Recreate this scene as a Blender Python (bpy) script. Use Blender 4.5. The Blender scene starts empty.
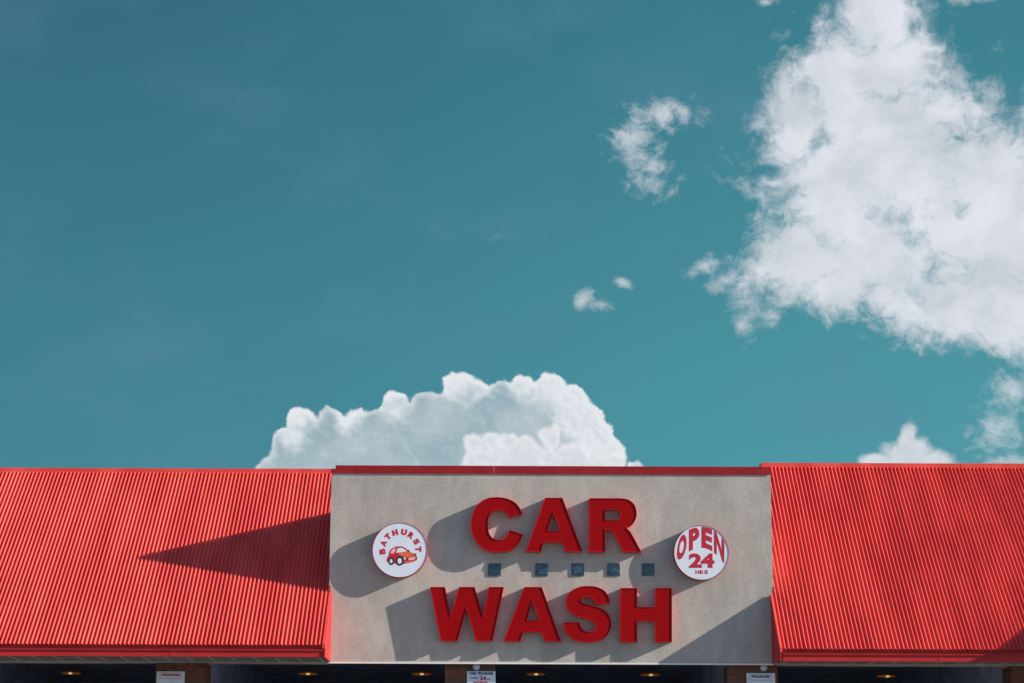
import bpy, bmesh, math, random
from mathutils import Vector, Matrix
random.seed(7)
R = math.radians
scene = bpy.context.scene
COL = scene.collection

# ------------------------------------------------------------------ camera
W_, H_ = 1024, 683
CX, CY = 512.0, 341.5
F = 2091.3                      # focal length in pixels
TH = R(12.888)                  # looking up
ROLL = R(0.22)
D = 29.3                        # distance to the parapet wall (wall plane is Y = 0)
ZC = 1.56
camd = bpy.data.cameras.new('camera')
cam = bpy.data.objects.new('camera', camd)
COL.objects.link(cam)
scene.camera = cam
camd.sensor_width = 36
camd.lens = 36 * F / W_
camd.clip_end = 20000
cam.location = (0, -D, ZC)
# forward, up and right vectors
fw = Vector((0, math.cos(TH), math.sin(TH)))
up0 = Vector((0, -math.sin(TH), math.cos(TH)))
rt0 = Vector((1, 0, 0))
# camera rolled counter-clockwise so that the picture turns clockwise
up = up0 * math.cos(ROLL) - rt0 * math.sin(ROLL)
rt = rt0 * math.cos(ROLL) + up0 * math.sin(ROLL)
M = Matrix((rt, up, -fw)).transposed()
cam.rotation_euler = M.to_euler()

def ray(px, py):
    return fw + rt * ((px - CX) / F) - up * ((py - CY) / F)
def at(px, py, Y=0.0):
    """point of the plane Y that is seen at this pixel"""
    r = ray(px, py)
    return Vector((0, -D, ZC)) + r * ((Y + D) / r.y)

# ------------------------------------------------------------------ exposure, sun, sky
EXPO = 1.0
vs = scene.view_settings
vs.view_transform = 'Standard'; vs.look = 'None'; vs.gamma = 1.0; vs.use_curve_mapping = False
vs.exposure = EXPO
SA, SB = 4.95, 2.15              # sun direction = (SA, -1, SB)
SUN = Vector((SA, -1, SB)).normalized()
sd = bpy.data.lights.new('sun', 'SUN'); sd.energy = 5.0; sd.angle = R(0.5); sd.color = (1.0, 0.925, 0.82)
so = bpy.data.objects.new('sun', sd); COL.objects.link(so)
so.location = (40, -20, 30)
so.rotation_euler = SUN.to_track_quat('Z', 'Y').to_euler()

world = bpy.data.worlds.new('World'); scene.world = world; world.use_nodes = True
nt = world.node_tree; nt.nodes.clear()
KW = 0.1                        # world strength
def lin(c):
    return [((v/255)/12.92 if v/255 <= .04045 else (((v/255)+.055)/1.055)**2.4) for v in c]
def sky_rgb(c):                 # sky colour as displayed -> world colour
    return tuple(v / (KW * 2**EXPO) for v in lin(c)) + (1,)
class NB:
    """tiny node builder"""
    def __init__(s, nt): s.nt = nt
    def n(s, t, **k):
        x = s.nt.nodes.new(t)
        for a, b in k.items(): setattr(x, a, b)
        return x
    def put(s, sock, v):
        if isinstance(v, bpy.types.NodeSocket): s.nt.links.new(v, sock)
        else: sock.default_value = v
    def m(s, op, a, b=0.0, c=0.0, clamp=False):
        x = s.n('ShaderNodeMath', operation=op, use_clamp=clamp)
        s.put(x.inputs[0], a); s.put(x.inputs[1], b); s.put(x.inputs[2], c)
        return x.outputs[0]
    def v(s, op, a, b=(0,0,0)):
        x = s.n('ShaderNodeVectorMath', operation=op)
        s.put(x.inputs[0], a); s.put(x.inputs[1], b)
        return x.outputs['Value'] if op in ('LENGTH','DISTANCE','DOT_PRODUCT') else x.outputs[0]
    def scale(s, a, k):
        x = s.n('ShaderNodeVectorMath', operation='SCALE'); s.put(x.inputs[0], a); s.put(x.inputs['Scale'], k); return x.outputs[0]
    def comb(s, x, y, z=0.0):
        c = s.n('ShaderNodeCombineXYZ'); s.put(c.inputs[0], x); s.put(c.inputs[1], y); s.put(c.inputs[2], z); return c.outputs[0]
    def noise(s, vec, scale, detail=4, rough=.55, color=False, lac=2.0, dist=0.0):
        x = s.n('ShaderNodeTexNoise'); s.put(x.inputs['Vector'], vec)
        x.inputs['Scale'].default_value = scale; x.inputs['Detail'].default_value = detail
        x.inputs['Roughness'].default_value = rough; x.inputs['Lacunarity'].default_value = lac
        x.inputs['Distortion'].default_value = dist
        return x.outputs['Color'] if color else x.outputs[0]
    def voro(s, vec, scale, smooth=.35, feature='SMOOTH_F1'):
        x = s.n('ShaderNodeTexVoronoi', feature=feature); s.put(x.inputs['Vector'], vec)
        x.inputs['Scale'].default_value = scale
        if feature == 'SMOOTH_F1': x.inputs['Smoothness'].default_value = smooth
        return x.outputs['Distance']
    def sstep(s, v, a, b):
        x = s.n('ShaderNodeMapRange', interpolation_type='SMOOTHSTEP'); s.put(x.inputs[0], v)
        s.put(x.inputs[1], a); s.put(x.inputs[2], b); x.inputs[3].default_value = 0; x.inputs[4].default_value = 1
        return x.outputs[0]
    def mix(s, f, a, b):
        x = s.n('ShaderNodeMix', data_type='RGBA', blend_type='MIX'); s.put(x.inputs[0], f)
        s.put(x.inputs[6], a); s.put(x.inputs[7], b); return x.outputs[2]
nb = NB(nt)
tc = nb.n('ShaderNodeTexCoord')
sep = nb.n('ShaderNodeSeparateXYZ'); nt.links.new(tc.outputs['Generated'], sep.inputs[0])
az = nb.m('MULTIPLY', nb.m('ARCTAN2', sep.outputs[0], sep.outputs[1]), F)
el = nb.m('MULTIPLY', nb.m('ARCSINE', sep.outputs[2]), F)
P = nb.comb(az, el)             # sky position: azimuth and elevation, 1 unit = 1/2091 rad
def SP(px, py):
    r = ray(px, py).normalized()
    return (math.atan2(r.x, r.y) * F, math.asin(r.z) * F, 0.0)

# clear sky
skyt = nb.n('ShaderNodeTexSky', sky_type='NISHITA'); skyt.sun_disc = False
skyt.sun_elevation = math.asin(SUN.z); skyt.sun_rotation = math.atan2(SUN.x, SUN.y)
skyt.air_density = 1.0; skyt.dust_density = 0.6; skyt.ozone_density = 2.0
g = nb.m('MULTIPLY_ADD', el, 1/900.0, -0.22, clamp=True)            # 0 low .. 1 high
gx = nb.sstep(az, -520.0, 480.0)
low = nb.mix(gx, sky_rgb((58,129,141)), sky_rgb((74,153,161)))
high = nb.mix(gx, sky_rgb((46,99,118)), sky_rgb((52,121,134)))
teal = nb.mix(nb.sstep(g, 0.0, .85), low, high)
veil = nb.noise(nb.v('MULTIPLY', P, (1.0, 1.9, 1)), .0042, 5, .55)
teal = nb.mix(nb.m('MULTIPLY', nb.sstep(veil, .45, .75), .38), teal, sky_rgb((86,132,156)))
nis = nb.v('MULTIPLY', skyt.outputs[0], (.52, .68, .78))
away = nb.m('MAXIMUM', nb.sstep(nb.m('ABSOLUTE', az), 700.0, 1500.0), nb.sstep(el, 1000.0, 1900.0))
clear = nb.mix(nb.m('MULTIPLY_ADD', away, .85, .08), teal, nis)

# --- ragged fair-weather cloud on the right and its scraps
def blobfield(pts, soft):
    """soft maximum of round fields; pts = px, py, rx, ry, angle(deg)"""
    acc = None
    for (px, py, rx, ry, an) in pts:
        c = SP(px, py)
        q = nb.v('SUBTRACT', P, c)
        mp = nb.n('ShaderNodeMapping'); mp.vector_type = 'POINT'
        nt.links.new(q, mp.inputs[0]); mp.inputs['Rotation'].default_value = (0, 0, -R(an))
        q = nb.v('MULTIPLY', mp.outputs[0], (1/rx, 1/ry, 1))
        f = nb.m('SUBTRACT', 1.0, nb.v('LENGTH', q))
        acc = f if acc is None else nb.m('SMOOTH_MAX', acc, f, soft)
    return acc
wv = nb.scale(nb.v('SUBTRACT', nb.noise(P, .011, 5, .6, color=True), (.5,.5,.5)), 70.0)
PW = nb.v('ADD', P, wv)
PW2 = nb.v('MULTIPLY', PW, (1.0, 1.25, 1.0))
fb = nb.noise(PW2, .016, 9, .62)
fb2 = nb.noise(PW2, .055, 6, .62)
big = blobfield([(880,150,118,112,0),(990,225,130,120,-20),(878,15,52,60,0),(892,70,62,66,0),(834,200,62,98,0),(1050,250,140,112,0),
                 (800,250,62,52,0),(890,262,95,55,-12),(965,305,90,42,-18),(1030,320,70,46,0),(796,130,40,62,0),(1100,210,110,110,0),
                 (850,80,60,60,0),(985,165,60,40,0),(840,290,50,26,0)], .25)
small = blobfield([(686,113,30,17,-8),(660,116,34,18,10),(632,134,34,30,30),(648,170,28,34,20),(583,300,14,11,40),(600,305,26,9,-12),(624,283,15,7,-25)], .10)
wisp = blobfield([(703,266,30,12,20),(726,280,34,14,25),(748,300,26,34,0),(742,325,18,26,0),(772,316,22,12,0),(498,236,30,9,12),
                  (1015,395,42,36,30),(1000,430,44,34,20),(1010,460,40,14,0),(968,-2,34,9,0),(765,2,16,6,0),(215,467,14,4,0)], .10)
puff = blobfield([(906,460,34,24,0),(907,443,12,27,-8),(882,464,24,13,0),(932,463,25,17,0),(916,453,22,20,0)], .10)
n0 = nb.m('SUBTRACT', fb, .5); n1 = nb.m('SUBTRACT', fb2, .5)
dens_big = nb.m('ADD', nb.m('ADD', big, nb.m('MULTIPLY', n0, 2.3)), nb.m('MULTIPLY', n1, .75))
dens_small = nb.m('ADD', nb.m('ADD', small, nb.m('MULTIPLY', n0, 1.7)), nb.m('MULTIPLY', n1, 2.8))
dens_wisp = nb.m('ADD', nb.m('ADD', wisp, nb.m('MULTIPLY', n0, 1.9)), nb.m('MULTIPLY', n1, 2.2))
dens_puff = nb.m('ADD', nb.m('ADD', puff, nb.m('MULTIPLY', n0, .8)), nb.m('MULTIPLY', n1, .9))
a_puff = nb.m('MULTIPLY', nb.sstep(dens_puff, -.02, .55), .92)
a_big = nb.m('MULTIPLY', nb.sstep(dens_big, -.25, .60), .97)
a_small = nb.m('MULTIPLY', nb.sstep(dens_small, -.05, 1.35), .74)
a_wisp = nb.m('MULTIPLY', nb.sstep(dens_wisp, .10, 1.5), nb.m('MULTIPLY_ADD', nb.sstep(az, SP(560,236)[0], SP(600,236)[0]), .62, .10))
# clouds of the same kind over the rest of the sky, behind and beside the camera
gen = nb.noise(nb.v('MULTIPLY', P, (.6, 1.3, 1)), .0021, 8, .6)
a_gen = nb.m('MULTIPLY', nb.m('MULTIPLY', nb.sstep(gen, .52, .68), away), .8)
shade = nb.noise(nb.v('ADD', PW2, (130.0, 70.0, 0.0)), .012, 6, .6)
cl_col = nb.mix(nb.sstep(shade, .30, .66), sky_rgb((200,207,214)), sky_rgb((227,230,238)))
alpha = nb.m('MAXIMUM', nb.m('MAXIMUM', a_big, a_small), nb.m('MAXIMUM', a_wisp, a_puff))
sky_plain = nb.mix(a_gen, clear, sky_rgb((205,212,222)))
sky_ragged = nb.mix(alpha, clear, cl_col)

# --- heaped cloud low behind the building: two overlapping bodies with billowed edges
def circles(pts, vec, k):
    acc = None
    for (px, py, r) in pts:
        f = nb.m('SUBTRACT', r, nb.v('DISTANCE', vec, SP(px, py)))
        acc = f if acc is None else nb.m('SMOOTH_MAX', acc, f, k)
    return acc
wv2 = nb.scale(nb.v('SUBTRACT', nb.noise(P, .035, 5, .55, color=True), (.5,.5,.5)), 14.0)
PC = nb.v('ADD', P, wv2)
def billow(vec):
    b1 = nb.m('SUBTRACT', 1.0, nb.voro(vec, .05, .5))
    b2 = nb.m('SUBTRACT', 1.0, nb.voro(vec, .115, .5))
    b3 = nb.m('SUBTRACT', 1.0, nb.voro(vec, .26, .4))
    return nb.m('ADD', nb.m('ADD', nb.m('MULTIPLY', b1, 7.5), nb.m('MULTIPLY', b2, 6.0)), nb.m('MULTIPLY', b3, 2.6))
B0 = billow(PC)
B1 = billow(nb.v('ADD', PC, (3.2, 3.2, 0.0)))
emb = nb.m('SUBTRACT', B0, B1)                       # facing the sun (up and to the right) > 0
bumps = nb.m('SUBTRACT', B0, 10.5)
bodyA = circles([(302,424,17),(290,445,20),(278,462,14),(330,420,14),(325,450,34),(357,419,13),(370,440,32),(394,404,14),(398,430,30),(424,404,14),
                 (456,386,15),(464,391,18),(478,388,12),(500,396,17),(524,392,17),(550,392,19),(572,404,20),(582,424,24),(596,440,22),(608,458,20),
                 (440,435,42),(500,430,44),(550,430,38),(635,468,9),(470,470,60),(370,475,52),(268,470,13),(292,470,26),(280,452,12)], PC, 6.0)
fA = nb.m('ADD', bodyA, nb.m('MULTIPLY', bumps, .46))
mA = nb.sstep(fA, -1.6, 1.8)
litA = circles([(456,379,20),(480,383,13),(585,415,34),(560,385,28),(604,450,34),(525,383,18),(300,412,18),(352,411,14),(392,396,15),(345,422,11),(292,435,14),(395,412,13)], PC, 8.0)
la = nb.m('ADD', nb.m('MULTIPLY', nb.sstep(nb.m('ADD', litA, nb.m('MULTIPLY', bumps, .5)), -11.0, 13.0), .85), nb.m('MULTIPLY', emb, .045))
rim = nb.m('SUBTRACT', 1.0, nb.sstep(fA, 0.0, 8.0))
la = nb.m('ADD', la, nb.m('MULTIPLY', rim, .5), clamp=True)
soft = nb.noise(P, .02, 4, .5)
greyA = nb.mix(nb.sstep(soft, .3, .7), sky_rgb((152,177,187)), sky_rgb((178,194,201)))
colA = nb.mix(la, greyA, sky_rgb((228,232,236)))
sky = nb.mix(mA, clear, colA)
bodyB = circles([(474,444,12),(492,441,11),(508,442,12),(526,446,12),(545,434,8),(552,440,12),(556,431,7),(578,452,11),(598,452,12),(618,462,12),(520,466,26),(480,466,20),(570,470,26),(600,474,22),(460,474,10),(533,455,13),(548,458,13),(566,458,13),(500,455,14)], PC, 7.0)
fB = nb.m('ADD', bodyB, nb.m('MULTIPLY', bumps, .36))
mB = nb.m('MULTIPLY', nb.sstep(fB, -1.5, 4.0), .92)
lb = nb.m('ADD', nb.m('ADD', .66, nb.m('MULTIPLY', emb, .05)), nb.m('MULTIPLY', nb.m('SUBTRACT', 1.0, nb.sstep(fB, 0.0, 9.0)), .4), clamp=True)
colB = nb.mix(lb, sky_rgb((184,199,206)), sky_rgb((232,234,238)))
sky = nb.mix(mB, sky, colB)
# three stretches of sky; each is only worked out where it is looked at
def backg(c):
    b_ = nb.n('ShaderNodeBackground'); b_.inputs[1].default_value = KW; nt.links.new(c, b_.inputs[0]); return b_.outputs[0]
def inside(v, a, b):
    return nb.m('MULTIPLY', nb.m('GREATER_THAN', v, a), nb.m('LESS_THAN', v, b))
def msh(f, a, b):
    x = nb.n('ShaderNodeMixShader'); nt.links.new(f, x.inputs[0]); nt.links.new(a, x.inputs[1]); nt.links.new(b, x.inputs[2]); return x.outputs[0]
e_lo, e_hi = SP(450, 490)[1], SP(450, 352)[1]
in_heap = nb.m('MULTIPLY', inside(az, SP(236, 440)[0], SP(660, 440)[0]), inside(el, e_lo-60, e_hi))
in_rag = nb.m('MULTIPLY', inside(az, SP(455, 200)[0], 690.0), inside(el, 60.0, 960.0))
shd = msh(in_heap, msh(in_rag, backg(sky_plain), backg(sky_ragged)), backg(sky))
wo = nb.n('ShaderNodeOutputWorld'); nt.links.new(shd, wo.inputs[0])
world.cycles.sampling_method = 'MANUAL'; world.cycles.sample_map_resolution = 512

scene.render.engine = 'CYCLES'
cy = scene.cycles
cy.use_denoising = True
cy.max_bounces = 6; cy.diffuse_bounces = 4; cy.glossy_bounces = 3; cy.transmission_bounces = 4
cy.sample_clamp_indirect = 6
cy.caustics_reflective = True

# ------------------------------------------------------------------ materials
def mat(name, rgb, rough=.6, spec=.5, metal=0, coat=0, var=0, vscale=3, bump=0, bscale=80, emit=None, estr=0, lo=None, stretch=(1,1,1)):
    m = bpy.data.materials.new(name); m.use_nodes = True
    t = m.node_tree; b = t.nodes['Principled BSDF']; q = NB(t)
    b.inputs['Base Color'].default_value = (*rgb, 1)
    b.inputs['Roughness'].default_value = rough
    b.inputs['Specular IOR Level'].default_value = spec
    b.inputs['Metallic'].default_value = metal
    b.inputs['Coat Weight'].default_value = coat
    co = q.n('ShaderNodeNewGeometry').outputs['Position']
    if var:
        f = q.noise(q.v('MULTIPLY', co, stretch), vscale, 6, .6)
        c2 = lo or tuple(v * (1 - var) for v in rgb)
        q.put(b.inputs['Base Color'], q.mix(q.sstep(f, .35, .65), (*c2, 1), (*rgb, 1)))
    if bump:
        f = q.noise(co, bscale, 4, .6)
        bn = q.n('ShaderNodeBump'); bn.inputs['Strength'].default_value = bump; bn.inputs['Distance'].default_value = .01
        t.links.new(f, bn.inputs['Height']); t.links.new(bn.outputs[0], b.inputs['Normal'])
    if emit:
        b.inputs['Emission Color'].default_value = (*emit, 1); b.inputs['Emission Strength'].default_value = estr
    return m
MAT = {}
MAT['roof'] = mat('red_painted_steel', (.74,.074,.056), .45, .38, var=.16, vscale=2.2, lo=(.60,.042,.034), stretch=(1.3,.22,.22))
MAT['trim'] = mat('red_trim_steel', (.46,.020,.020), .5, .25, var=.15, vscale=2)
MAT['coping'] = mat('dark_red_coping', (.29,.010,.014), .5, .25, var=.2, vscale=4)
MAT['letter'] = mat('red_acrylic', (.30,.0010,.0025), .4, .10, var=.12, vscale=3)
MAT['return'] = mat('red_letter_return', (.46,.014,.014), .4, .3)
MAT['white'] = mat('white_sign_face', (.66,.68,.76), .4, .4, var=.06, vscale=6)
MAT['cabinet'] = mat('sign_cabinet_red', (.28,.03,.04), .45, .3)
MAT['ink'] = mat('red_ink', (.45,.012,.030), .5, .4)
MAT['orange'] = mat('orange_ink', (.68,.12,.05), .5, .4)
MAT['pink'] = mat('pale_pink_ink', (.80,.42,.40), .5, .4)
MAT['black'] = mat('black_ink', (.02,.02,.025), .5, .4)
MAT['navy'] = mat('navy_ink', (.03,.03,.12), .5, .4)
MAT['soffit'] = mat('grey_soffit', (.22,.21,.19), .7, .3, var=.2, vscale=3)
MAT['ceiling'] = mat('dark_bay_ceiling', (.60,.62,.75), .8, .2, var=.3, vscale=2)
MAT['partition'] = mat('bay_wall_panel', (.60,.63,.78), .7, .3, var=.3, vscale=2)
MAT['drip'] = mat('pale_drip_edge', (.72,.70,.66), .5, .4)
MAT['lamp_body'] = mat('bronze_lamp_housing', (.20,.11,.05), .45, .5, metal=.4)
MAT['lamp'] = mat('amber_lamp_lens', (.6,.3,.1), .3, .5, emit=(1.0,.34,.05), estr=.035)
MAT['bulb'] = mat('lit_bulb', (.9,.7,.4), .3, .5, emit=(1.0,.62,.30), estr=.32)
MAT['grey_metal'] = mat('grey_metal', (.30,.32,.34), .4, .5, metal=.6)
MAT['dome'] = mat('pale_blue_dome', (.45,.58,.66), .15, .6, var=.3, vscale=40)
MAT['flat_roof'] = mat('grey_membrane_roof', (.20,.20,.20), .9, .2, var=.3, vscale=1.5)

def stucco():
    m = bpy.data.materials.new('beige_stucco'); m.use_nodes = True
    t = m.node_tree; b = t.nodes['Principled BSDF']; q = NB(t)
    b.inputs['Roughness'].default_value = .92; b.inputs['Specular IOR Level'].default_value = .15
    co = q.n('ShaderNodeNewGeometry').outputs['Position']
    big_ = q.noise(q.v('MULTIPLY', co, (1, 1, .7)), 1.3, 6, .6)
    streak = q.noise(q.v('MULTIPLY', co, (3, 3, 1.2)), 2.2, 6, .65)
    fine = q.noise(co, 26, 6, .75)
    spot = q.noise(co, 5.5, 3, .5)
    br = q.n('ShaderNodeTexBrick'); br.offset = .37
    sw = q.n('ShaderNodeSeparateXYZ'); t.links.new(co, sw.inputs[0])
    q.put(br.inputs['Vector'], q.comb(q.m('ADD', sw.outputs[0], .35), q.m('ADD', sw.outputs[2], .12)))
    br.inputs['Scale'].default_value = 1; br.inputs['Brick Width'].default_value = 1.22; br.inputs['Row Height'].default_value = .92
    br.inputs['Mortar Size'].default_value = .0; br.inputs['Color1'].default_value = (0,0,0,1); br.inputs['Color2'].default_value = (1,1,1,1)
    f = q.m('ADD', q.m('MULTIPLY', q.sstep(big_, .35, .68), .45), q.m('MULTIPLY', q.sstep(streak, .35, .7), .25))
    f = q.m('ADD', f, q.m('MULTIPLY', br.outputs[0], .22))
    f = q.m('ADD', f, q.m('MULTIPLY', q.sstep(fine, .38, .62), .30), clamp=True)
    c = q.mix(f, (.29,.258,.232,1), (.475,.425,.38,1))
    c = q.mix(q.m('MULTIPLY', q.sstep(spot, .68, .76), .35), c, (.26,.24,.22,1))
    q.put(b.inputs['Base Color'], c)
    bn = q.n('ShaderNodeBump'); bn.inputs['Strength'].default_value = .35; bn.inputs['Distance'].default_value = .006
    t.links.new(q.noise(co, 60, 5, .7), bn.inputs['Height']); t.links.new(bn.outputs[0], b.inputs['Normal'])
    return m
MAT['stucco'] = stucco()
def brick():
    m = bpy.data.materials.new('orange_brown_brick'); m.use_nodes = True
    t = m.node_tree; b = t.nodes['Principled BSDF']; q = NB(t)
    b.inputs['Roughness'].default_value = .9
    co = q.n('ShaderNodeNewGeometry').outputs['Position']
    s_ = q.n('ShaderNodeSeparateXYZ'); t.links.new(co, s_.inputs[0])
    br = q.n('ShaderNodeTexBrick')
    q.put(br.inputs['Vector'], q.comb(q.m('ADD', s_.outputs[0], s_.outputs[1]), s_.outputs[2]))
    br.inputs['Scale'].default_value = 1; br.inputs['Brick Width'].default_value = .22; br.inputs['Row Height'].default_value = .078
    br.inputs['Mortar Size'].default_value = .007; br.inputs['Bias'].default_value = -.1
    br.inputs['Color1'].default_value = (.17,.045,.022,1); br.inputs['Color2'].default_value = (.07,.032,.025,1)
    br.inputs['Mortar'].default_value = (.11,.08,.065,1)
    f = q.noise(co, 14, 4, .6)
    q.put(b.inputs['Base Color'], q.mix(q.m('MULTIPLY', q.sstep(f, .4, .7), .6), br.outputs[0], (.16,.07,.05,1)))
    bn = q.n('ShaderNodeBump'); bn.inputs['Strength'].default_value = .6; bn.inputs['Distance'].default_value = .01; bn.invert = True
    t.links.new(br.outputs['Fac'], bn.inputs['Height']); t.links.new(bn.outputs[0], b.inputs['Normal'])
    return m
MAT['brick'] = brick()
def glassblock():
    m = bpy.data.materials.new('blue_glass_block'); m.use_nodes = True
    t = m.node_tree; b = t.nodes['Principled BSDF']; q = NB(t)
    co = q.n('ShaderNodeNewGeometry').outputs['Position']
    f = q.voro(co, 14, feature='F1')
    q.put(b.inputs['Base Color'], q.mix(q.sstep(f, .15, .6), (.03,.075,.12,1), (.012,.03,.055,1)))
    b.inputs['Roughness'].default_value = .15
    b.inputs['Coat Weight'].default_value = .5
    bn = q.n('ShaderNodeBump'); bn.inputs['Strength'].default_value = .5; bn.inputs['Distance'].default_value = .01
    t.links.new(f, bn.inputs['Height']); t.links.new(bn.outputs[0], b.inputs['Normal'])
    return m
MAT['glass_block'] = glassblock()
def asphalt():
    m = bpy.data.materials.new('concrete_lot'); m.use_nodes = True
    t = m.node_tree; b = t.nodes['Principled BSDF']; q = NB(t)
    co = q.n('ShaderNodeNewGeometry').outputs['Position']
    f = q.noise(co, .35, 7, .6); g_ = q.noise(co, 30, 4, .7)
    c = q.mix(q.sstep(f, .3, .7), (.15,.148,.146,1), (.24,.235,.228,1))
    c = q.mix(q.m('MULTIPLY', g_, .3), c, (.14,.135,.13,1))
    q.put(b.inputs['Base Color'], c); b.inputs['Roughness'].default_value = .9
    return m
MAT['ground'] = asphalt()

# ------------------------------------------------------------------ object helpers
def link(name, me, m=None, parent=None, smooth=False):
    o = bpy.data.objects.new(name, me); COL.objects.link(o)
    if m: me.materials.append(MAT[m] if isinstance(m, str) else m)
    if parent: o.parent = parent
    if smooth:
        for p in me.polygons: p.use_smooth = True
    return o
def tag(o, label=None, cat=None, group=None, kind=None):
    if label: o['label'] = label
    if cat: o['category'] = cat
    if group: o['group'] = group
    if kind: o['kind'] = kind
    return o
def empty(name, loc):
    o = bpy.data.objects.new(name, None); COL.objects.link(o); o.location = loc; o.empty_display_size = .2
    return o
class MB:
    def __init__(s): s.bm = bmesh.new()
    def box(s, x0, x1, y0, y1, z0, z1, bev=0):
        r = bmesh.ops.create_cube(s.bm, size=1)
        for v in r['verts']:
            v.co = Vector(((x0+x1)/2 + v.co.x*(x1-x0), (y0+y1)/2 + v.co.y*(y1-y0), (z0+z1)/2 + v.co.z*(z1-z0)))
        if bev:
            es = set(e for v in r['verts'] for e in v.link_edges)
            bmesh.ops.bevel(s.bm, geom=list(es), offset=bev, segments=2, affect='EDGES', profile=.5)
        return s
    def poly_prism_x(s, pts, x0, x1):
        """pts are (y, z); extruded along X"""
        a = [s.bm.verts.new((x0, y, z)) for y, z in pts]; b = [s.bm.verts.new((x1, y, z)) for y, z in pts]
        n = len(pts)
        s.bm.faces.new(a); s.bm.faces.new(b[::-1])
        for i in range(n): s.bm.faces.new((a[i], b[i], b[(i+1) % n], a[(i+1) % n]))
        return s
    def cyl_y(s, x, z, r, y0, y1, n=64, caps=True):
        a = [s.bm.verts.new((x+r*math.cos(2*math.pi*i/n), y0, z+r*math.sin(2*math.pi*i/n))) for i in range(n)]
        b = [s.bm.verts.new((v.co.x, y1, v.co.z)) for v in a]
        for i in range(n): s.bm.faces.new((a[i], b[i], b[(i+1) % n], a[(i+1) % n]))
        if caps: s.bm.faces.new(a); s.bm.faces.new(b[::-1])
        return s
    def build(s, name, m, parent=None, smooth=False):
        bmesh.ops.recalc_face_normals(s.bm, faces=s.bm.faces[:])
        me = bpy.data.meshes.new(name); s.bm.to_mesh(me); s.bm.free()
        if parent is not None:                       # children hold coordinates relative to their thing
            me.transform(Matrix.Translation(-world_loc(parent)))
        return link(name, me, m, parent, smooth)
def world_loc(o):
    v = Vector(o.location)
    while o.parent: o = o.parent; v += Vector(o.location)
    return v

# ------------------------------------------------------------------ ground
me = bpy.data.meshes.new('ground')
G = 4000
me.from_pydata([(-G,-G,0),(G,-G,0),(G,G,0),(-G,G,0)], [], [(0,1,2,3)])
tag(link('ground', me, 'ground'), kind='structure')
tag(MB().box(-14.5, 14.5, -2.2, 16, -.2, .10, .01).build('pavement', 'ground'), kind='structure')

# ------------------------------------------------------------------ building
SLOPE = .922
XL = at(329.6, 560).x; XR = at(772.5, 560).x
ZB = (at(331, 662).z + at(770, 663.3).z) / 2          # underside of the parapet wall
ZT = (at(331, 473.0).z + at(770, 474.5).z) / 2        # top of its stucco
ZCR = (at(331, 594.5).z + at(770, 594.5).z) / 2       # where the roofs pass through the wall plane
XEND = 13.5
YBACK = 12.0
def on_roof(px, py):
    r = ray(px, py); o = Vector((0, -D, ZC))
    t = (ZCR + SLOPE * 0 - (o.z - SLOPE * o.y)) / (r.z - SLOPE * r.y)
    return o + r * t
bld = empty('car_wash', ((XL+XR)/2, 0, 0))
tag(bld, 'car wash building with beige stucco parapet between two ribbed red metal roofs', 'building')

# parapet box: closed behind, back edge stepping down to the roof
retz = ZT + .10
wall = MB()
# front wall is thick; its returns run back to the roof and slope down to the rear
YR = 3.2
G1 = .29                                              # fall of the return's top per metre
pts = [(0, ZB), (0, ZT), (.16, ZT), (YR, ZT - G1*(YR-.16)), (YR, ZCR - .2), (.30, ZCR - .35), (.30, ZB)]
# two returns
wall.poly_prism_x([(0, ZB), (0, ZT), (YR, ZT - G1*YR), (YR, ZCR - .2), (.35, ZB+.3), (.35, ZB)], XL, XR)
wall.build('parapet_wall', 'stucco', bld)
# drip edge under the wall
MB().box(XL+.004, XR-.02, -.018, .05, ZB-.022, ZB-.002).build('drip_edge', 'drip', bld)

# coping on top of the wall
cop = MB()
xs = [XL+.055, at(357,468).x, at(494,468).x, at(632,468).x, XR-.01]
CH = .105
for i in range(4):
    cop.box(xs[i]+(0 if i == 0 else .0015), xs[i+1]-.0015, -.008, .14, ZT+.004, ZT+CH+.004)
cop.box(XL-.006, XL+.054, -.008, .14, ZT+.004, ZT+.060)
cop.box(XL-.004, XR-.006, -.013, -.0095, ZT-.008, ZT+.006)
cp = cop.build('coping', 'coping', bld)
# coping along the sloped returns
for x0, x1 in ((XL-.006, XL+.16), (XR-.16, XR+.006)):
    MB().poly_prism_x([(.141, ZT-.141*G1-.02), (.141, ZT+CH-.141*G1), (YR, ZT+CH-G1*YR), (YR, ZT-G1*YR-.02)], x0, x1).build('return_coping', 'coping', bld)

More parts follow.
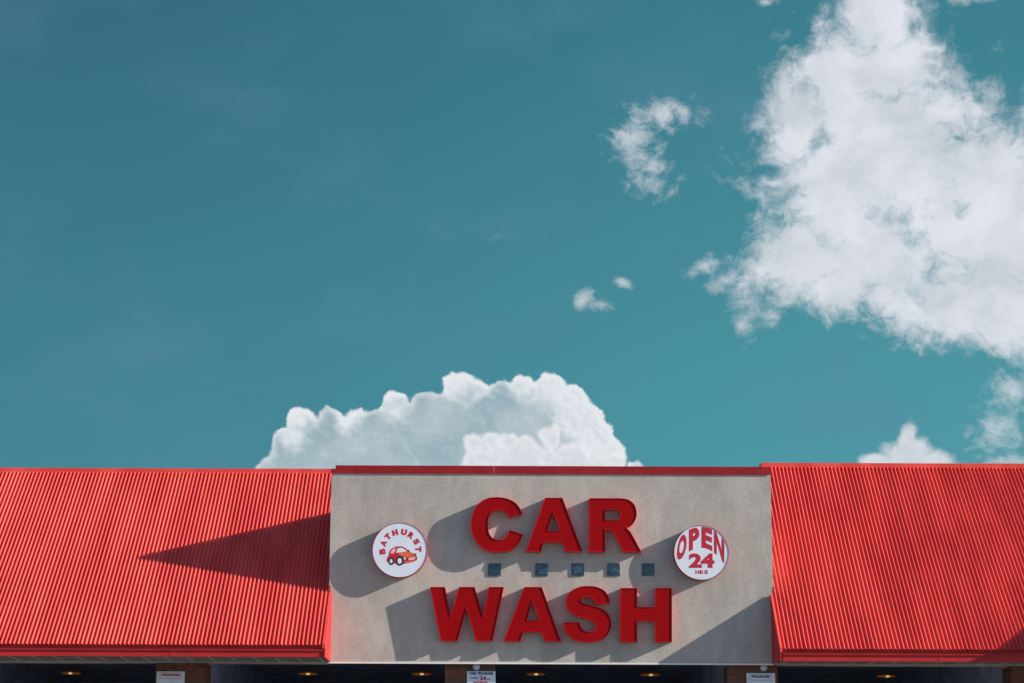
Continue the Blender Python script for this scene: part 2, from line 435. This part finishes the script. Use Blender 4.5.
def ribbed_roof(side, px_mid, py_eave, py_ridge, xa, xb):
    e = on_roof(px_mid, py_eave); rg = on_roof(px_mid, py_ridge)
    pitch = .0573; hrib = .032
    nrm = Vector((0, -SLOPE, 1)).normalized()
    prof = [(0, 0), (.12, .03), (.24, .35), (.36, .82), (.48, 1), (.60, .84), (.72, .40), (.86, .03)]
    bm = bmesh.new()
    n = int((xb - xa) / pitch)
    loA = []; hiA = []
    rnd = random.Random(3)
    for k in range(n + 1):
        sheet = (k % 16 == 5)
        hh = hrib * (1 + .04 * (rnd.random() - .5))
        jx = (rnd.random() - .5) * .0008
        for (u, h) in prof:
            uu = u
            if sheet and u == .24: uu = u - .02
            x = xa + (k + uu) * pitch + (jx if h else 0)
            if x > xb: break
            off = nrm * (h * hh * (1.08 if sheet else 1)) + Vector((0, 0, 0))
            loA.append(bm.verts.new(Vector((x, e.y, e.z)) + off))
            top = -.07 if side > 0 and x < xa + .17 else .05
            hiA.append(bm.verts.new(Vector((x, rg.y + top, rg.z + top*SLOPE)) + off))
    for i in range(len(loA) - 1):
        bm.faces.new((loA[i], loA[i+1], hiA[i+1], hiA[i]))
    # underside so that the sheet has thickness
    t = nrm * -.012
    q = [Vector((xa, e.y, e.z))+t, Vector((xb, e.y, e.z))+t, Vector((xb, rg.y+.05, rg.z+.05*SLOPE))+t, Vector((xa, rg.y+.05, rg.z+.05*SLOPE))+t]
    bm.faces.new([bm.verts.new(p) for p in q[::-1]])
    me = bpy.data.meshes.new('metal_roof'); bm.to_mesh(me); bm.free()
    me.transform(Matrix.Translation(-Vector(bld.location)))
    roof = link('metal_roof', me, 'roof', bld)
    # ridge cap: folded strip in lengths
    cap = MB()
    x = xa; k = 0
    zt = rg.z + .04; 
    if side > 0: xa = xa + .165
    edges = [xa]
    while edges[-1] < xb - 3.2: edges.append(edges[-1] + 3.05)
    edges.append(xb)
    for i in range(len(edges)-1):
        a, b = edges[i], edges[i+1]; d = .0015 * (i % 2)
        cap.poly_prism_x([(rg.y-.012-d, rg.z+.006), (rg.y-.012-d, rg.z+.088+d), (rg.y+.30, rg.z+.100+d), (rg.y+.30, rg.z-.05)], a + (.0015 if i else 0), b - .0015)
    cap.build('ridge_cap', 'roof', roof)
    if side > 0: xa = xa - .165
    # eave: closure strip, gutter lip and fascia board
    f = MB()
    zlow = e.z
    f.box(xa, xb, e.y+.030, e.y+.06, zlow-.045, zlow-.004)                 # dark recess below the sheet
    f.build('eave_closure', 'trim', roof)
    f = MB()
    f.box(xa, xb, e.y-.012, e.y+.030, zlow-.062, zlow-.046, .002)          # gutter lip catching the sun
    f.poly_prism_x([(e.y+.004, zlow-.063), (e.y+.004, zlow-.145), (e.y+.055, zlow-.145), (e.y+.055, zlow-.063)], xa, xb)
    for jx in [xa + 2.1 + 3.4*i for i in range(4) if xa + 2.2 + 3.4*i < xb]:
        f.box(jx, jx+.07, e.y+.001, e.y+.02, zlow-.143, zlow-.066)
    f.build('fascia', 'trim', roof)
    return roof, e, rg
roofL, eL, rL = ribbed_roof(-1, 165, 645.6, 474.1, -XEND, XL + .014)
roofR, eR, rR = ribbed_roof(1, 900, 650.6, 469.0, XR - .004, XEND)

# inner gable cheeks below the parapet line (triangles of red trim) and rake flashings
def cheek(xa, xb, e, sgn):
    zs = e.z - .145
    m = MB()
    m.poly_prism_x([(-.004, ZCR+.004), (e.y-.01, e.z+.012), (e.y-.01, zs), (-.004, ZB-.004)], xa, xb)
    return m.build('gable_cheek', 'trim' if sgn > 0 else 'trim', bld)
cheek(XL+.026, XL+.046, eL, -1)
cheek(XR-.040, XR-.020, eR, 1)
def rake(xa, xb, e, roof):
    n = Vector((0, -SLOPE, 1)).normalized()
    m = MB()
    k = .022
    m.poly_prism_x([(-.02, ZCR-.02*SLOPE+k), (-.02, ZCR-.02*SLOPE+k+.016), (e.y-.016, e.z+k+.012), (e.y-.016, e.z-.03)], xa, xb)
    return m.build('rake_flashing', 'roof', roof)
rake(XL+.006, XL+.048, eL, roofL)
rake(XR-.042, XR-.010, eR, roofR)
# kick-out flashings where the returns meet the roof
for xa, xb in ((XL-.010, XL+.022), (XR-.004, XR+.014)):
    MB().poly_prism_x([(-.003, ZCR-.02), (-.003, ZCR+.115), (.02, ZCR+.125), (.02, ZCR)], xa, xb).build('kickout_flashing', 'trim', bld)

# soffits
def soffit(xa, xb, e):
    zs = e.z - .145
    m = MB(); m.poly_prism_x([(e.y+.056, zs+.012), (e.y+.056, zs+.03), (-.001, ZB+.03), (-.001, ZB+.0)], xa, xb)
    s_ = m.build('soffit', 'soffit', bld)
    g_ = MB(); x = xa + .1
    while x < xb - .05:
        g_.poly_prism_x([(e.y+.06, zs+.0115), (e.y+.06, zs+.006), (-.006, ZB-.006), (-.006, ZB-.0005)], x, x+.012); x += .30
    g_.build('soffit_seams', 'ceiling', s_)
soffit(-XEND, XL+.025, eL); soffit(XR-.019, XEND, eR)

# lintel beams under the roofs behind the soffit, body, flat roof behind the ridges
MB().box(-XEND, XL-.001, .001, .35, ZB-.012, ZCR-.35).build('lintel_beam', 'stucco', bld)
MB().box(XR+.001, XEND, .001, .35, ZB-.012, ZCR-.35).build('lintel_beam', 'stucco', bld)
YRG = rR.y + .28
MB().box(-XEND, XEND, YRG, YBACK, rL.z-.12, rL.z-.02).build('flat_roof', 'flat_roof', bld)
MB().box(-XEND, XEND, YBACK, YBACK+.2, .1, rL.z+.02).build('rear_wall', 'brick', bld)
for x0, x1 in ((-XEND, -XEND+.25), (XEND-.25, XEND)):
    MB().poly_prism_x([(.36, .1), (.36, ZB+.3), (rL.y+.2, rL.z-.12), (YBACK-.002, rL.z-.125), (YBACK-.002, .1)], x0, x1).build('end_wall', 'stucco', bld)
# added slab, unseen past the frame's right, sloped to shade the roof's corner
P0 = on_roof(1003, 642); tt = .34
Q = P0 + Vector((SA, -1, SB)) * tt
EP = .26
pp = MB()
pp.poly_prism_x([(Q.y-1.25, ZB-.02), (Q.y-1.25, Q.z-1.25*EP), (Q.y+2.0, Q.z+2.0*EP), (Q.y+2.0, ZB-.02)], Q.x, Q.x+.3)
pp.build('shadow_caster', 'stucco', bld)

# bays: ceiling, partitions, pillars
ZCEIL = ZB + .46
MB().box(-XEND+.26, XEND-.26, .36, YBACK-.01, ZCEIL, ZCEIL+.1).build('bay_ceiling', 'ceiling', bld)
pil_px = [-102, 180.5, 470, 752.5, 1036]
PW_ = .70
for px in pil_px:
    xc = at(px, 670, .12).x
    MB().box(xc-PW_/2, xc+PW_/2, .12, .66, .10, ZB-.015 if True else ZB, .004).build('brick_pillar', 'brick', bld)
    MB().box(xc-.12, xc+.12, .661, YBACK-.01, .10, ZCEIL-.002).build('partition_wall', 'partition', bld)
MB().box(-XEND+.26, XEND-.26, YBACK-.06, YBACK-.012, .10, ZCEIL-.004).build('back_panel', 'partition', bld)

# small glass blocks between the two lines of letters
for px, pxw in ((494.6,1),(541.7,1),(577.8,1),(613.6,1),(648.2,1)):
    c = at(px, 569.7)
    h = .084
    fr = MB()
    f_ = MB(); f_.box(c.x-h-.004, c.x+h+.004, -.012, .001, c.z-h-.004, c.z+h+.004, .002)
    blk = f_.build('glass_block', 'grey_metal' if False else 'glass_block', bld)
    MB().box(c.x-h+.022, c.x+h-.022, -.018, -.0125, c.z-h+.022, c.z+h-.022, .004).build('inner_pane', 'glass_block', blk)

# ------------------------------------------------------------------ channel letters
def outline(pts, zs, ox, oy, Y):
    """pts: (x, y[, 1]) in an enlarged view; 1 marks a corner; others are joined by smooth curves"""
    P_ = [(p[0]/zs+ox, p[1]/zs+oy, len(p) > 2) for p in pts]
    n = len(P_); out = []
    for i in range(n):
        p0, p1, p2, p3 = P_[i-1], P_[i], P_[(i+1) % n], P_[(i+2) % n]
        out.append((p1[0], p1[1], p1[2]))
        if p1[2] and p2[2]: continue
        a = p1 if p1[2] else p0; d = p2 if p2[2] else p3
        for s_ in range(1, 8):
            t = s_/8
            out.append(tuple(.5*((2*p1[j]) + (-a[j]+p2[j])*t + (2*a[j]-5*p1[j]+4*p2[j]-d[j])*t*t + (-a[j]+3*p1[j]-3*p2[j]+d[j])*t**3) for j in (0, 1)) + (False,))
    res = []
    for x, y, c in out:
        w = at(x, y, Y); res.append((w.x, w.z))
    return res
def area(l): return sum(l[i-1][0]*l[i][1]-l[i][0]*l[i-1][1] for i in range(len(l)))/2
def inset(l, w):
    """moves a loop to its own left side by w"""
    n = len(l); out = []
    for i in range(n):
        a = Vector(l[i-1]); b = Vector(l[i]); c = Vector(l[(i+1) % n])
        d1 = (b-a).normalized(); d2 = (c-b).normalized()
        n1 = Vector((-d1.y, d1.x)); n2 = Vector((-d2.y, d2.x))
        m = n1+n2
        if m.length < .2: m = n1
        m.normalize()
        k = w / max(.35, m.dot(n1))
        out.append(tuple(b + m*k))
    return out
def letter(loops, label, depth=.126, lip=.0075, rimw=.005):
    xs_ = [p[0] for l in loops for p in l]; zs_ = [p[1] for l in loops for p in l]
    o = empty('channel_letter', ((min(xs_)+max(xs_))/2, 0, min(zs_)))
    tag(o, label, 'letter', 'red raised letters on the stucco wall')
    fixed = []
    for i, l in enumerate(loops):
        if (area(l) > 0) != (i == 0): l = l[::-1]       # outer loop counter-clockwise, holes clockwise
        fixed.append(l)
    ins = [inset(l, rimw) for l in fixed]
    yf = -depth; yp = -depth + lip
    bm = bmesh.new()
    for l, q in zip(fixed, ins):
        n = len(l)
        A = [bm.verts.new((x, -.003, z)) for x, z in l]
        B = [bm.verts.new((x, yf, z)) for x, z in l]
        C_ = [bm.verts.new((x, yf, z)) for x, z in q]
        E_ = [bm.verts.new((x, yp+.004, z)) for x, z in q]
        for i in range(n):
            j = (i+1) % n
            bm.faces.new((A[i], A[j], B[j], B[i])); bm.faces.new((B[i], B[j], C_[j], C_[i])).material_index = 1; bm.faces.new((C_[i], C_[j], E_[j], E_[i]))
    me = bpy.data.meshes.new('return'); bm.to_mesh(me); bm.free(); me.transform(Matrix.Translation(-Vector(o.location)))
    link('letter_return', me, 'return', o); me.materials.append(MAT['return'])
    bm = bmesh.new()
    es = []
    for q in ins:
        V = [bm.verts.new((x, yp+.004, z)) for x, z in q]
        es += [bm.edges.new((V[i], V[(i+1) % len(V)])) for i in range(len(V))]
    bmesh.ops.triangle_fill(bm, use_beauty=True, edges=es, normal=(0, -1, 0))
    bmesh.ops.recalc_face_normals(bm, faces=bm.faces[:])
    fs = bm.faces[:]
    if fs and fs[0].normal.y > 0: bmesh.ops.reverse_faces(bm, faces=fs)
    r = bmesh.ops.extrude_face_region(bm, geom=bm.faces[:])
    for v in [g_ for g_ in r['geom'] if isinstance(g_, bmesh.types.BMVert)]: v.co.y -= .004
    bmesh.ops.recalc_face_normals(bm, faces=bm.faces[:])
    me = bpy.data.meshes.new('face'); bm.to_mesh(me); bm.free(); me.transform(Matrix.Translation(-Vector(o.location)))
    link('letter_face', me, 'letter', o)
    return o
LY = -.126
s = 9.757
def A_(pts_o, pts_h, ox, oy):
    return [outline([(x, y, 1) for x, y in pts_o], s, ox, oy, LY), outline([(x, y, 1) for x, y in pts_h], s, ox, oy, LY)]
c_pts = [(562,236,1),(530,168),(480,116),(400,80),(310,70),(222,80),(150,118),(95,180),(65,258),(57,340),(70,430),(110,508),(170,568),(250,599),(335,606),
         (430,592),(500,550),(542,495),(566,432,1),(432,388,1),(412,440),(375,478),(325,488),(272,470),(236,420),(225,345),(235,265),(268,212),(322,192),(375,202),(408,228),(425,268,1)]
letter([outline(c_pts, 9.754, 465, 490, LY)], 'raised red letter C, first of the word CAR on the beige wall')
letter(A_([(242,76),(414,76),(612,600),(444,600),(412,510),(232,510),(200,600),(55,600)][:6] + [(228,512),(208,600),(56,600)], [(330,222),(272,395),(390,395)], 520, 490),
       'raised red letter A in the middle of the word CAR')
r_pts = [(88,80,1),(400,80,1),(475,96),(532,145),(553,225),(538,298),(500,345),(452,372,1),(490,405),(525,465),(600,605,1),(424,605,1),(345,450),(305,398),(248,385,1),(248,605,1),(88,605,1)]
r_h = [(248,190,1),(340,190,1),(382,204),(397,240),(382,277),(340,292,1),(248,292,1)]
letter([outline(r_pts, s, 580, 490, LY), outline(r_h, s, 580, 490, LY)], 'raised red letter R, last of the word CAR')
letter([outline([(x, y, 1) for x, y in [(47,68),(195,68),(252,345),(333,68),(485,68),(567,345),(622,68),(770,68),(660,595),(494,595),(410,275),(318,595),(153,595)]], 9.753, 425, 580, LY)],
       'wide raised red letter W at the start of the word WASH')
letter(A_([(235,68),(408,68),(600,598),(434,598),(408,510),(226,510),(200,598),(36,598)], [(320,215),(266,390),(384,390)], 500, 580),
       'raised red letter A of the word WASH, between the W and the S')
s_pts = [(508,228,1),(494,160),(450,102),(380,68),(292,58),(200,70),(122,112),(80,170),(76,228),(98,290),(152,336),(230,366),(310,390),(358,418),(372,455),(350,490),(300,503),(252,490),(225,455),(213,410,1),
         (50,412,1),(66,482),(110,550),(180,592),(280,606),(385,598),(468,556),(513,485),(523,412),(500,340),(440,285),(360,255),(282,235),(232,212),(232,180),(282,163),(326,174),(350,202),(362,236,1)]
letter([outline(s_pts, 9.758, 558, 580, LY)], 'curved raised red letter S in the word WASH')
letter([outline([(x, y, 1) for x, y in [(100,78),(265,78),(265,262),(440,262),(440,78),(605,78),(605,605),(440,605),(440,402),(267,402),(267,605),(100,605)]], s, 610, 580, LY)],
       'raised red letter H at the end of the word WASH')

# ------------------------------------------------------------------ writing
def text_mesh(body, bold=.02):
    cu = bpy.data.curves.new('t', 'FONT'); cu.body = body; cu.size = 1; cu.offset = bold; cu.resolution_u = 3; cu.align_x = 'LEFT'
    o = bpy.data.objects.new('t', cu); COL.objects.link(o)
    dg = bpy.context.evaluated_depsgraph_get()
    me = bpy.data.meshes.new_from_object(o.evaluated_get(dg))
    bpy.data.objects.remove(o); bpy.data.curves.remove(cu)
    return me
def text_fit(bodies, Y, mapf, bold=.02):
    """mesh of a word with u, v in 0..1 sent through mapf(u, v) -> pixel; laid on plane Y with 3 mm thickness"""
    me = text_mesh(bodies, bold)
    xs_ = [v.co.x for v in me.vertices]; ys_ = [v.co.y for v in me.vertices]
    x0, x1, y0, y1 = min(xs_), max(xs_), min(ys_), max(ys_)
    bm = bmesh.new(); bm.from_mesh(me)
    bmesh.ops.remove_doubles(bm, verts=bm.verts[:], dist=1e-5)
    bmesh.ops.subdivide_edges(bm, edges=[e for e in bm.edges if e.calc_length() > .3], cuts=3)
    for v in bm.verts:
        px, py = mapf((v.co.x-x0)/(x1-x0), (v.co.y-y0)/(y1-y0))
        v.co = at(px, py, Y); v.co.y += .003
    r = bmesh.ops.extrude_face_region(bm, geom=bm.faces[:])
    for v in [g_ for g_ in r['geom'] if isinstance(g_, bmesh.types.BMVert)]: v.co.y -= .003
    bmesh.ops.recalc_face_normals(bm, faces=bm.faces[:])
    return bm
def finish(bms, name, m, parent):
    bm = bmesh.new()
    for b in bms:
        t = bpy.data.meshes.new('x'); b.to_mesh(t); bm.from_mesh(t); b.free(); bpy.data.meshes.remove(t)
    me = bpy.data.meshes.new(name); bm.to_mesh(me); bm.free()
    me.transform(Matrix.Translation(-world_loc(parent)))
    for p in me.polygons: p.use_smooth = False
    return link(name, me, m, parent)
def box_text(body, x0, x1, y0, y1, Y, bold=.02):
    return text_fit(body, Y, lambda u, v: (x0+(x1-x0)*u, y1+(y0-y1)*v), bold)

def round_sign(cx_, cy_, rpx, label):
    DY = -.127
    c = at(cx_, cy_, DY); r = (at(cx_+rpx, cy_, DY)-c).length
    o = empty('round_sign', (c.x, 0, c.z))
    tag(o, label, 'sign', 'round white signs beside the letters')
    m = MB(); m.cyl_y(c.x, c.z, r, -.003, DY+.002, 96, caps=False)
    # rim ring
    n = 96
    ring = [(r, DY), (r-.006, DY), (r-.006, DY+.012)]
    L = [[m.bm.verts.new((c.x+q*math.cos(2*math.pi*i/n), y, c.z+q*math.sin(2*math.pi*i/n))) for i in range(n)] for q, y in [(r, DY+.002)]+ring]
    for a, b in zip(L[:-1], L[1:]):
        for i in range(n): m.bm.faces.new((a[i], a[(i+1) % n], b[(i+1) % n], b[i]))
    cab = m.build('cabinet', 'cabinet', o, smooth=False)
    MB().cyl_y(c.x, c.z, r-.0055, DY+.004, DY+.012, 96).build('sign_face', 'white', o)
    return o, DY+.0030
# left: BATHURST over a little car
sg, Yt = round_sign(399.9, 550.0, 27.5, 'round white sign reading BATHURST over a small red cartoon car')
def zz(x, y): return (365 + x/9.757, 515 + y/9.757)
angs = [-95, -68.5, -43, -17, 11.5, 37, 63, 88]
bms = []
for ch, an in zip('BATHURST', angs):
    cx0, cy0 = zz(345, 340); a = R(an); rad = 176/9.757; hw = 2.95; hh = 3.05
    if ch in 'TS': hw = 2.7
    def mp(u, v, a=a, hw=hw, hh=hh):
        x = (u-.5)*2*hw; y = rad + (v-.5)*2*hh
        return (cx0 + x*math.cos(a) + y*math.sin(a), cy0 + x*math.sin(a) - y*math.cos(a))
    bms.append(text_fit(ch, Yt, mp, .066 if ch in 'BSR' else .09))
for b_ in bms: finish([b_], 'character', 'ink', sg)
def flat(pts, Y, name, m, parent, smooth=True, th=.002):
    l = outline(pts, 9.757, 365, 515, Y)
    if area(l) < 0: l = l[::-1]
    bm = bmesh.new()
    V = [bm.verts.new((x, Y+th, z)) for x, z in l]
    es = [bm.edges.new((V[i], V[(i+1) % len(V)])) for i in range(len(V))]
    bmesh.ops.triangle_fill(bm, use_beauty=True, edges=es, normal=(0, -1, 0))
    r = bmesh.ops.extrude_face_region(bm, geom=bm.faces[:])
    for v in [g_ for g_ in r['geom'] if isinstance(g_, bmesh.types.BMVert)]: v.co.y -= th
    bmesh.ops.recalc_face_normals(bm, faces=bm.faces[:])
    return finish([bm], name, m, parent)
emb_ = flat([(212,455,1),(215,420),(232,395),(238,358),(262,328),(300,310),(350,305),(392,320),(430,352),(475,375),(500,392),(508,420),(500,445),(440,462),(380,478),(330,480),(270,470)], Yt, 'car_emblem', 'ink', sg)
flat([(322,385,1),(365,362),(425,356),(470,375),(492,392),(455,408),(400,412),(370,402)], Yt-.0006, 'hood', 'orange', emb_)
flat([(305,368,1),(318,325,1),(350,320),(382,330),(408,354,1),(345,366,1)], Yt-.0006, 'windscreen', 'white', emb_)
flat([(247,372,1),(265,338),(300,322,1),(292,360,1),(268,378,1)], Yt-.0006, 'side_window', 'pink', emb_)
flat([(425,420,1),(470,412),(502,405,1),(500,425),(465,438),(425,440,1)], Yt-.0006, 'grille', 'pink', emb_)
flat([(385,455,1),(440,450),(498,436,1),(492,450),(440,466),(392,468,1)], Yt-.0009, 'bumper', 'orange', emb_)
def disc(x, y, rx, ry): return [(x+rx*math.cos(t*math.pi/6), y+ry*math.sin(t*math.pi/6)) for t in range(12)]
for (x, y, rx, ry) in ((258,450,28,38),(340,446,38,48)):
    w_ = flat(disc(x, y, rx, ry), Yt-.0012, 'tyre', 'black', emb_)
for (x, y, rx, ry) in ((256,450,13,20),(338,448,20,28)):
    flat(disc(x, y, rx, ry), Yt-.0018, 'wheel_rim', 'white', emb_)
for (x, y, rx, ry) in ((388,424,9,12),): flat(disc(x, y, rx, ry), Yt-.0024, 'headlight', 'white', emb_)
for (x, y, rx, ry) in ((488,382,13,7),(425,350,11,8),(500,420,7,10)): flat(disc(x, y, rx, ry), Yt-.0024, 'mirror', 'black', emb_)
# right: OPEN 24 HRS
sg, Yt = round_sign(701.4, 552.6, 27.4, 'round white sign reading OPEN 24 HRS in red, right of CAR')
def z2(x, y): return (665 + x/9.757, 515 + y/9.757)
bms = []
for ch, (a, b) in zip('OPEN', ((116,212),(234,336),(356,462),(478,580))):
    def mp(u, v, a=a, b=b):
        x = a + (b-a)*u
        top = 367 - math.sqrt(max(0, 252**2-(x-352)**2)); top += 0
        bot = 318 + .0030*(x-350)**2
        return z2(x, bot + (top-bot)*v)
    bms.append(text_fit(ch, Yt, mp, .055))
for b_ in bms: finish([b_], 'character', 'ink', sg)
x0, y0 = z2(232, 374); x1, y1 = z2(482, 516); finish([box_text('24', x0, x1, y0, y1, Yt, .05)], 'number', 'ink', sg)
bms = []
for ch, a, b in (('H', 297, 334), ('R', 340, 380), ('S', 384, 420)):
    x0, y0 = z2(a, 538); x1, y1 = z2(b, 576); bms.append(box_text(ch, x0, x1, y0, y1, Yt, .045))
for b_ in bms: finish([b_], 'character', 'ink', sg)

# ------------------------------------------------------------------ pillar signs, dome lamps
def board(px0, px1, py0, Y, label, hgt=.62):
    a = at(px0, py0, Y); b = at(px1, py0, Y)
    o = empty('notice_board', ((a.x+b.x)/2, Y, a.z-hgt))
    tag(o, label, 'sign', 'white notices on the brick pillars')
    MB().box(a.x, b.x, Y, Y+.018, a.z-hgt, a.z, .003).build('panel', 'white', o)
    return o
yb = .098
o = board(467, 495.5, 671.2, yb, 'white notice with dark heading and red 24 on the brick pillar under WASH')
z3 = lambda x, y: (440 + x/15.75, 658 + y/15.75)
bms = []
for body, bx in (('TOKE', (455, 575)), ('PROGRAMS', (598, 838))):
    (x0, y0), (x1, y1) = z3(bx[0], 218), z3(bx[1], 266); bms.append(box_text(body, x0, x1, y0, y1, yb-.004, .03))
(x0, y0), (x1, y1) = z3(482, 300), z3(600, 328); bms.append(box_text('OPEN', x0, x1, y0, y1, yb-.004, .02))
for b_ in bms: finish([b_], 'word', 'navy', o)
(x0, y0), (x1, y1) = z3(628, 285), z3(728, 348); bms = [box_text('24', x0, x1, y0, y1, yb-.004, .04)]
(x0, y0), (x1, y1) = z3(735, 322), z3(795, 342); bms.append(box_text('HOURS', x0, x1, y0, y1, yb-.004, .02))
(x0, y0), (x1, y1) = z3(535, 368), z3(758, 402); bms.append(box_text('SATURDAY', x0, x1, y0, y1, yb-.004, .03))
for b_ in bms: finish([b_], 'word', 'ink', o)
for (px0, px1, py0, zx, label, ik) in ((156.8, 184.8, 671.3, 148, 'white notice reading Absolutely in red on the brick pillar under the left roof', 'ink'),
                               (746.5, 775.0, 673.0, 725, 'white notice reading Absolutely in dark letters, on the brick pillar farthest right', 'navy')):
    o = board(px0, px1, py0, yb, label)
    w = px1-px0
    finish([box_text('Absolutely', px0+w*.16, px1-w*.16, py0+1.9, py0+5.4, yb-.004, .04)], 'word', ik, o)
    a = at(px0+w*.11, py0+1.2, yb-.003); b = at(px1-w*.11, py0+7.4, yb-.003)
    m = MB(); t = .006
    m.box(a.x, b.x, yb-.003, yb-.0005, a.z-t, a.z); m.box(a.x, b.x, yb-.003, yb-.0005, b.z, b.z+t)
    m.box(a.x, a.x+t, yb-.003, yb-.0005, b.z+t, a.z-t); m.box(b.x-t, b.x, yb-.003, yb-.0005, b.z+t, a.z-t)
    m.build('border', 'grey_metal', o)
for px, py, label in ((476.3, 666.8, 'small round dome lamp on the brick pillar under the word WASH'), (763.8, 667.6, 'small round dome lamp on the pillar at the right end of the wall')):
    c = at(px, py, .06)
    o = empty('dome_lamp', (c.x, .12, c.z)); tag(o, label, 'lamp', 'round lamps at the tops of the pillars')
    MB().cyl_y(c.x, c.z, .052, .085, .119, 32).build('base', 'grey_metal', o)
    bm = bmesh.new(); bmesh.ops.create_uvsphere(bm, u_segments=24, v_segments=16, radius=.043)
    for v in bm.verts: v.co = Vector((c.x+v.co.x, .075+v.co.y*.8, c.z+v.co.z))
    finish([bm], 'dome', 'dome', o)
for name in ('dome',):
    for ob in bpy.data.objects:
        if ob.name.startswith(name) and ob.type == 'MESH':
            for p in ob.data.polygons: p.use_smooth = True

# ------------------------------------------------------------------ lamps on the bay ceilings
YLMP = 7.3
lamps = [(71, 674.0, 'lit amber ceiling lamp deep in the bay at the far left'),
         (308, 674.6, 'lit amber ceiling lamp deep in the bay under the roof left of the wall'),
         (421.5, 674.8, 'lit amber ceiling lamp deep in the bay just left of the pillar under WASH'),
         (535.5, 675.0, 'lit amber ceiling lamp deep in the bay just right of the pillar under WASH'),
         (650, 675.6, 'lit amber ceiling lamp deep in the bay under the H of WASH'),
         (886, 677.0, 'lit amber ceiling lamp deep in the bay under the right roof')]
def bay_lamp(px, py, label):
    c = at(px, py, YLMP)
    o = empty('bay_lamp', (c.x, YLMP, ZCEIL)); tag(o, label, 'lamp', 'amber lamps on the bay ceilings')
    MB().box(c.x-.17, c.x+.17, YLMP-.14, YLMP+.14, c.z+.03, c.z+.062, .006).build('housing', 'lamp_body', o)
    MB().box(c.x-.012, c.x+.012, YLMP-.012, YLMP+.012, c.z+.062, ZCEIL).build('stem', 'lamp_body', o)
    bm = bmesh.new(); bmesh.ops.create_uvsphere(bm, u_segments=24, v_segments=12, radius=1)
    for v in bm.verts: v.co = Vector((c.x+v.co.x*.17, YLMP+v.co.y*.12, c.z+.01+v.co.z*.022))
    finish([bm], 'lens', 'lamp', o)
    bm = bmesh.new(); bmesh.ops.create_uvsphere(bm, u_segments=16, v_segments=8, radius=1)
    for v in bm.verts: v.co = Vector((c.x+.01+v.co.x*.038, YLMP-.10+v.co.y*.045, c.z+.004+v.co.z*.017))
    finish([bm], 'bulb', 'bulb', o)
for l in lamps: bay_lamp(*l)
